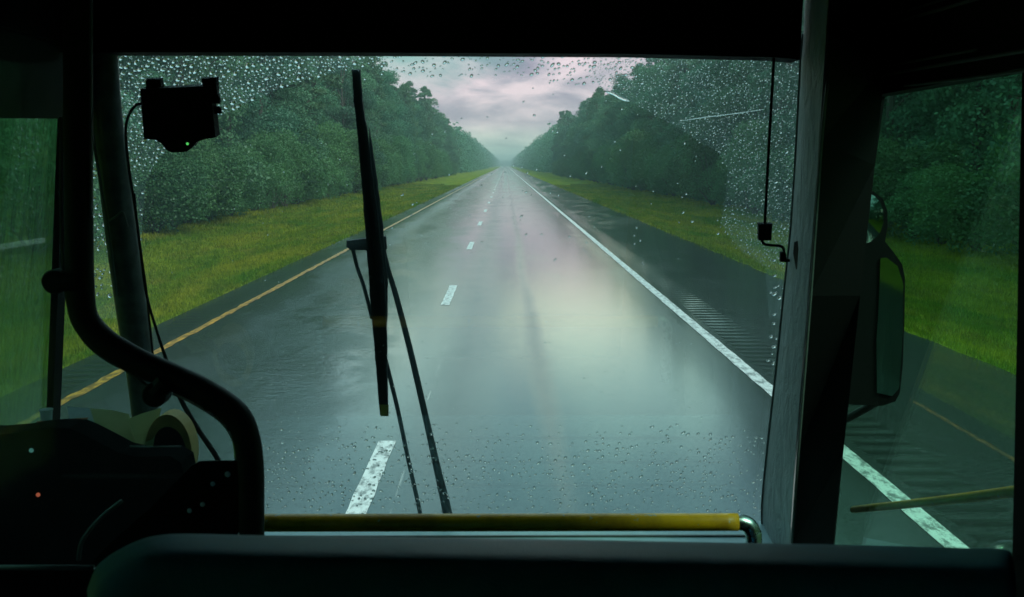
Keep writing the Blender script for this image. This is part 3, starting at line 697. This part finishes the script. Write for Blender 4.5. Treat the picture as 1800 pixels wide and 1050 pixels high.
# padded panel right in front of the camera
YQ = 1.12
top = [(150, 1040), (164, 1004), (182, 985), (205, 970), (240, 953), (275, 944), (330, 941), (470, 944), (800, 948), (1100, 953), (1300, 957), (1500, 961), (1700, 966), (1768, 969), (1784, 985), (1790, 1040)]
bm = bmesh.new(); rings = []
prof = [(.137, -.9), (.137, -.045), (.134, -.030), (.125, -.0225), (.10, -.0165), (.06, -.009), (.02, -.002), (.0, -.002), (-.014, -.011), (-.024, -.027), (-.028, -.06), (-.026, -.9)]
TP = smooth_path([onY(x, y, YQ + .12) for x, y in top], 4)
for p in TP: rings.append([bm.verts.new((p.x * (YQ + dy if dz > -.5 or dy < 0 else YQ + .125) / (YQ + .125), YQ + dy, (p.z + .0225 + dz) if dz > -.5 else .45)) for dy, dz in prof])
for a, b in zip(rings, rings[1:]):
    for k in range(len(prof) - 1): bm.faces.new((a[k], a[k + 1], b[k + 1], b[k]))
bm.faces.new(rings[0]); bm.faces.new(rings[-1][::-1])
pp = from_bm('padded_panel', bm, M['vinyl'], bus, smooth=True); tag(pp, 'dark teal padded panel across the foot of the view')

# sun blind rod on the right
rod = empty('blind_rod', (0, 0, 0), None, None); rod.parent = bus; rod.location = onW(1345, 400, .13) - bus.location
O = .13
tube('rod', [onW(1363, 60, O), onW(1352, 250, O), onW(1343, 420, O)], .0042, M['black'], rod, seg=8, k=2)
prism('slider', [onW(1334, 394, O + .01), onW(1358, 394, O + .01), onW(1356, 423, O + .01), onW(1334, 423, O + .01)], WN * .02, M['black'], rod, bevel=.002)
tube('crank', [onW(1338, 418, O), onW(1342, 428, O), (onW(1352, 431, O)), onW(1372, 433, O), onW(1378, 440, O), onW(1379, 456, O), onW(1386, 458, O - .01), onW(1404, 459, O - .02)], .0042, M['black'], rod, seg=8, k=4)
prism('rod_foot', [onW(1372, 444, O + .006), onW(1381, 444, O + .006), onW(1384, 461, O + .006), onW(1372, 461, O + .006)], WN * .012, M['black'], rod, bevel=.001)

# windscreen wiper, outside the glass
wip = empty('wiper', (0, 0, 0), None, None); wip.parent = bus; wip.location = onW(760, 960, -.04) - bus.location
def wpoly(name, px, off, th, mat): return prism(name, [onW(x, y, -off) for x, y in px], WN * th, mat, wip, bevel=.001)
def rag(px, a=.9):
    out = []
    for i in range(len(px) - 1):
        x0, y0 = px[i]; x1, y1 = px[i + 1]; n = max(1, int(abs(y1 - y0) / 14))
        for k in range(n): out.append((x0 + (x1 - x0) * k / n + random.uniform(-a, a), y0 + (y1 - y0) * k / n))
    out.append(px[-1]); return out
wpoly('blade', rag([(618, 123), (622, 180), (629, 240), (636, 330), (644, 430), (650, 520), (657, 600), (664, 690), (668, 730)], .6) + [(682, 730)] + rag([(681, 690), (680, 600), (678, 520), (671, 440), (664, 380), (657, 330), (647, 240), (637, 180), (633, 123)], .6), .012, .014, M['wiper'])
wpoly('blade_carrier', rag([(648, 225), (651, 262), (654, 350), (660, 430), (664, 500), (668, 600)]) + rag([(680, 600), (681, 500), (676, 430), (667, 350), (656, 270), (649, 225)]), .028, .012, M['wiper'])
wpoly('arm_bracket', [(609, 424), (640, 420), (678, 416), (680, 438), (672, 446), (640, 440), (616, 440), (609, 434)], .042, .012, M['wiper'])
wpoly('blade_tip', [(667, 712), (683, 712), (683, 732), (669, 732)], .010, .003, M['blister'])
tube('link', [onW(620, 436, -.05), onW(628, 470, -.05), onW(640, 505, -.05), onW(654, 560, -.05)], .0062, M['wiper'], wip, seg=8)
tube('wiper_arm', [onW(672, 424, -.055), onW(681, 470, -.055), onW(696, 520, -.055), onW(722, 620, -.055), onW(752, 750, -.055), onW(770, 830, -.055), onW(784, 890, -.055), onW(798, 960, -.05)],
     [.006, .008, .009, .010, .011, .013, .016, .018], M['wiper'], wip, seg=10)
tube('wiper_arm', [onW(672, 610, -.05), onW(682, 650, -.05), onW(700, 724, -.05), onW(718, 810, -.05), onW(738, 900, -.05), onW(748, 960, -.05)], .0072, M['wiper'], wip, seg=10)

# mirror head outside the door
mir = empty('side_mirror', (0, 0, 0), None, None); mir.parent = bus; mir.location = onY(1530, 560, 3.55) - bus.location
YM = 3.55
MA = R(3.0); MN = Vector((-math.sin(MA), -math.cos(MA), 0)); MP = onY(1530, 560, YM)
def onM(px, py, off=0): return hit(px, py, MP + MN * off, MN)
hs = [(1490, 345), (1510, 336), (1535, 336), (1552, 350), (1560, 372), (1560, 400), (1556, 425), (1572, 445), (1586, 465), (1591, 490), (1590, 560), (1587, 640), (1582, 690), (1574, 706), (1550, 714), (1500, 712), (1460, 705), (1440, 560), (1450, 440)]
prism('mirror_housing', [onM(x, y) for x, y in hs], -MN * .07, M['black'], mir, bevel=.006)
def disc(name, cx, cy_, rx, ry, y, mat, bulge=.0):
    bm = bmesh.new(); c = onM(cx, cy_, y); ce = bm.verts.new(c + MN * bulge); prev = None; rs = []
    for q in (.33, .66, 1.0):
        rs.append([bm.verts.new(c + Vector((rx * q * math.cos(a) * math.cos(MA), -rx * q * math.cos(a) * math.sin(MA), ry * q * math.sin(a))) + MN * bulge * (1 - q * q)) for a in np.linspace(0, 2 * math.pi, 33)[:-1]])
    for k in range(32):
        bm.faces.new((ce, rs[0][k], rs[0][(k + 1) % 32]))
        for i in (0, 1): bm.faces.new((rs[i][k], rs[i + 1][k], rs[i + 1][(k + 1) % 32], rs[i][(k + 1) % 32]))
    return from_bm(name, bm, mat, mir, smooth=True)
disc('convex_mirror', 1520, 384, 33 * YM / FPX, 44 * YM / FPX, .006, M['mirror'], .02)
rm = [(1547, 454), (1558, 453), (1577, 468), (1587, 498), (1586, 600), (1580, 682), (1568, 696), (1541, 690), (1540, 600), (1544, 540)]
prism('flat_mirror', [onM(x, y, .004) for x, y in rm], MN * .004, M['mirror'], mir, bevel=.001)
tube('mirror_arm', [onY(1545, 705, YM + .1), onY(1500, 730, YM + .12), onY(1440, 760, YM + .12)], .014, M['rubber'], mir, seg=10)

# box camera hanging by the windscreen
dc = empty('dash_camera', onW(312, 205, .12), 'black camera box hanging at the top left of the windscreen', 'camera')
O = .12
prism('housing', [onW(x, y, O) for x, y in ((246, 157), (371, 151), (373, 190), (379, 242), (360, 245), (345, 250), (337, 260), (328, 267), (318, 268), (300, 268), (291, 263), (283, 252), (272, 246), (253, 245))], WN * .05, M['black'], dc, bevel=.003)
for q in (((256, 139), (281, 139), (284, 160), (257, 160)), ((354, 138), (380, 137), (381, 170), (372, 172), (356, 156))):
    prism('mount_bracket', [onW(x, y, O - .012) for x, y in q], WN * .03, M['black'], dc, bevel=.001)
tube('mount_knob', [onW(372, 174, O - .02), onW(386, 174, O - .02)], .014, M['black'], dc, seg=12, k=1)
prism('mount_tab', [onW(x, y, O - .02) for x, y in ((374, 186), (388, 189), (389, 200), (376, 201))], WN * .01, M['black'], dc, bevel=.001)
bm = bmesh.new(); bmesh.ops.create_uvsphere(bm, u_segments=10, v_segments=6, radius=.0038, matrix=Matrix.Translation(onW(329.5, 253, O + .0005))); from_bm('status_light', bm, M['led_green'], dc, smooth=True)
cab = tube('cable', [onW(250, 182, .13), onW(238, 186, .13), onW(226, 204, .13), onW(221, 232, .13), onW(226, 290, .125), onW(238, 370, .125), onW(247, 440, .13), onW(258, 520, .13), onW(275, 580, .14), onW(292, 632, .15), onW(312, 690, .2), onW(345, 750, .22), onW(382, 806, .25), onW(400, 850, .3)],
     [.0042] * 9 + [.0055, .007, .008, .008, .008], M['rubber'], dc, seg=8)
tag(tube('cable', [onW(236, 340, .13), onW(244, 420, .13), onW(256, 500, .13), onW(262, 560, .13), onW(268, 616, .13), onW(275, 700, .13)], .0035, M['rubber'], None, seg=8), 'thin black cable running down beside the left windscreen pillar', 'cable')

# ---- rain on the outside of the windscreen
arcL = [(620, 120), (560, 134), (500, 153), (440, 178), (385, 205), (335, 234), (300, 258), (272, 290), (256, 325), (250, 400), (246, 500)]
arcR = [(1040, 140), (1075, 160), (1110, 180), (1170, 213), (1220, 243), (1262, 268), (1280, 300), (1274, 350), (1266, 392), (1300, 440), (1345, 470)]
aLx = np.array([a[0] for a in arcL][::-1], float); aLy = np.array([a[1] for a in arcL][::-1], float)
def left_dry(x, y):       # un-wiped area, upper left
    if x > 625: return y < 116
    if x < 250: return True
    return y < np.interp(x, aLx, aLy)
aRx = np.array([a[0] for a in arcR[:7]], float); aRy = np.array([a[1] for a in arcR[:7]], float)
aRx2 = np.array([1280, 1274, 1266, 1300, 1345], float); aRy2 = np.array([300, 350, 392, 440, 470], float)
def right_dry(x, y):
    x += random.gauss(0, 4); y += random.gauss(0, 2.5)
    if y < 300: return x > 1040 and (x > 1280 or y < np.interp(x, aRx, aRy))
    if y > 470: return x > 1352 - (y - 470) * .03
    return x > np.interp(y, aRy2, aRx2)
drops = []; GRID = {}
def lay(n, x0, x1, y0, y1, rmin, rmax, cond, p=1.6):
    for _ in range(n):
        x = random.uniform(x0, x1); y = random.uniform(y0, y1)
        if not cond(x, y): continue
        rd = rmin + (rmax - rmin) * random.random() ** p; gx_, gy_ = int(x // 12), int(y // 12)
        if all((x - q[0]) ** 2 + (y - q[1]) ** 2 > ((rd + q[2]) * 1.12) ** 2 for i_ in (-1, 0, 1) for j_ in (-1, 0, 1) for q in GRID.get((gx_ + i_, gy_ + j_), ())):
            drops.append((x, y, rd)); GRID.setdefault((gx_, gy_), []).append((x, y, rd))
lay(8000, 160, 640, 80, 520, 1.7, 4.7, lambda x, y: left_dry(x, y) and (y < 300 or random.random() < .22))
lay(2600, 160, 640, 80, 300, .8, 1.6, left_dry)
lay(520, 620, 1130, 85, 150, 1.2, 3.2, lambda x, y: y < 112 + random.random() * 30 or x > 960)
lay(6000, 1040, 1410, 85, 470, .6, 1.65, right_dry)
lay(300, 1345, 1410, 90, 640, 2.2, 4.4, lambda x, y: x > 1372 - y * .04 and right_dry(x, y))
lay(95, 680, 1270, 150, 470, 1.1, 2.4, lambda x, y: True)
lay(26, 260, 680, 200, 500, .9, 1.6, lambda x, y: True)
lay(1300, 455, 1345, 745, 905, 1.6, 3.2, lambda x, y: random.random() < (y - 725) / 90)
lay(160, 460, 1340, 600, 750, .8, 1.6, lambda x, y: True)
# half ball: rings of a unit dome
rings = [(1.0, 0.0), (.92, .38), (.7, .71), (.38, .92)]; SEG = 10
dv = []; 
for r, h in rings: dv += [(r * math.cos(2 * math.pi * k / SEG), r * math.sin(2 * math.pi * k / SEG), h) for k in range(SEG)]
dv += [(0, 0, 1.0), (0, 0, 0)]; dv = np.array(dv); df = []
for i in range(3): df += [(i * SEG + k, i * SEG + (k + 1) % SEG, (i + 1) * SEG + (k + 1) % SEG) for k in range(SEG)] + [(i * SEG + k, (i + 1) * SEG + (k + 1) % SEG, (i + 1) * SEG + k) for k in range(SEG)]
df += [(3 * SEG + k, 3 * SEG + (k + 1) % SEG, 4 * SEG) for k in range(SEG)] + [((k + 1) % SEG, k, 4 * SEG + 1) for k in range(SEG)]
df = np.array(df)
ux = Vector((1, 0, 0)); uy = WN.cross(ux).normalized(); uz = WN
BASIS = np.array([ux, -uy if uy.z < 0 else uy, uz]); 
if np.dot(np.cross(BASIS[0], BASIS[1]), BASIS[2]) < 0: BASIS[0] *= -1
DV, DF = [], []; off = 0
for (x, y, r) in drops:
    c = np.array(onW(x, y, -.0064)); R_ = r * 3.2 / FPX
    a = random.gauss(-.45, .35); ca, sa = math.cos(a), math.sin(a); el = random.uniform(1.0, 1.5)
    q = dv * np.array([R_ * el, R_ / el ** .5, R_ * random.uniform(.42, .7)]); q = np.stack([q[:, 0] * ca - q[:, 1] * sa, q[:, 0] * sa + q[:, 1] * ca, q[:, 2]], 1)
    # slight wobble of outline
    q[:, :2] *= (1 + .12 * np.sin(np.arctan2(q[:, 1], q[:, 0]) * 2 + random.random() * 6))[:, None]
    DV.append(q @ BASIS + c); DF.append(df + off); off += len(dv)
rain = put('raindrops', np_mesh('raindrops', np.concatenate(DV), np.concatenate(DF), True), M['water'])
tag(rain, 'raindrops clinging to the outside of the windscreen', 'raindrops', kind='stuff')
M['mist'] = glass('wet_film_on_glass', (1, 1, 1), film=.032, filmcol=(.75, .95, .92), dirt=.9, rscale=0)
def film(px):
    o = prism('water_film', [onW(x, y, -.0061) for x, y in px], WN * .0002, M['mist'], None, bevel=0); return o
tag(film([(130, 70), (640, 70)] + arcL + [(246, 560), (130, 560)]), 'misty film of fine water above the left wiped arc', 'water film', kind='stuff')
tag(film([(1040, 70), (1425, 70), (1400, 560), (1352, 560), (1345, 470)] + arcR[:-1][::-1]), 'misty film of fine water beyond the right wiped arc', 'water film', kind='stuff')
# beads of water pushed to the ends of the wiper's sweep
def bead(pix, r):
    bm = bmesh.new(); add_tube(bm, smooth_path([onW(x, y, -.008) for x, y in pix], 4), list(np.interp(np.linspace(0, 1, (len(pix) - 1) * 4 + 1), [0, .2, .8, 1], [r * .3, r, r, r * .3])), 8)
    return bm
tag(from_bm('glass_streak', bead([(1062, 160), (1078, 165), (1092, 173), (1107, 178)], .0042), M['water'], smooth=True), 'bright streak of water at the top right end of the wiped arc', 'water streak')

tag(from_bm('glass_streak', bead([(262, 316), (360, 317), (480, 320), (560, 320), (664, 323)], .0011), M['mist'], smooth=True), 'faint thin streak running level across the left half of the windscreen', 'water streak')  # stands for a faint scratch line on the glass, not water
tag(from_bm('glass_streak', bead([(1188, 214), (1240, 206), (1290, 200), (1345, 192)], .0014), M['water'], smooth=True), 'thin rising streak through the fine drops at the upper right of the windscreen', 'water streak')
# ------------------------------------------------------------------ haze
hm = new_mat('haze_air'); t = NT(hm.node_tree)
t.out(t.n('ShaderNodeVolumePrincipled', {'Color': (.80, .92, .90, 1), 'Density': .0009, 'Anisotropy': .25}).outputs[0], vol=True)
bm = bmesh.new(); add_box(bm, (-70, -80, -1.4), (70, YEND + 60, 24))
hz = from_bm('haze', bm, hm); tag(hz, 'thin grey green haze of wet air over the road', 'haze', kind='stuff')
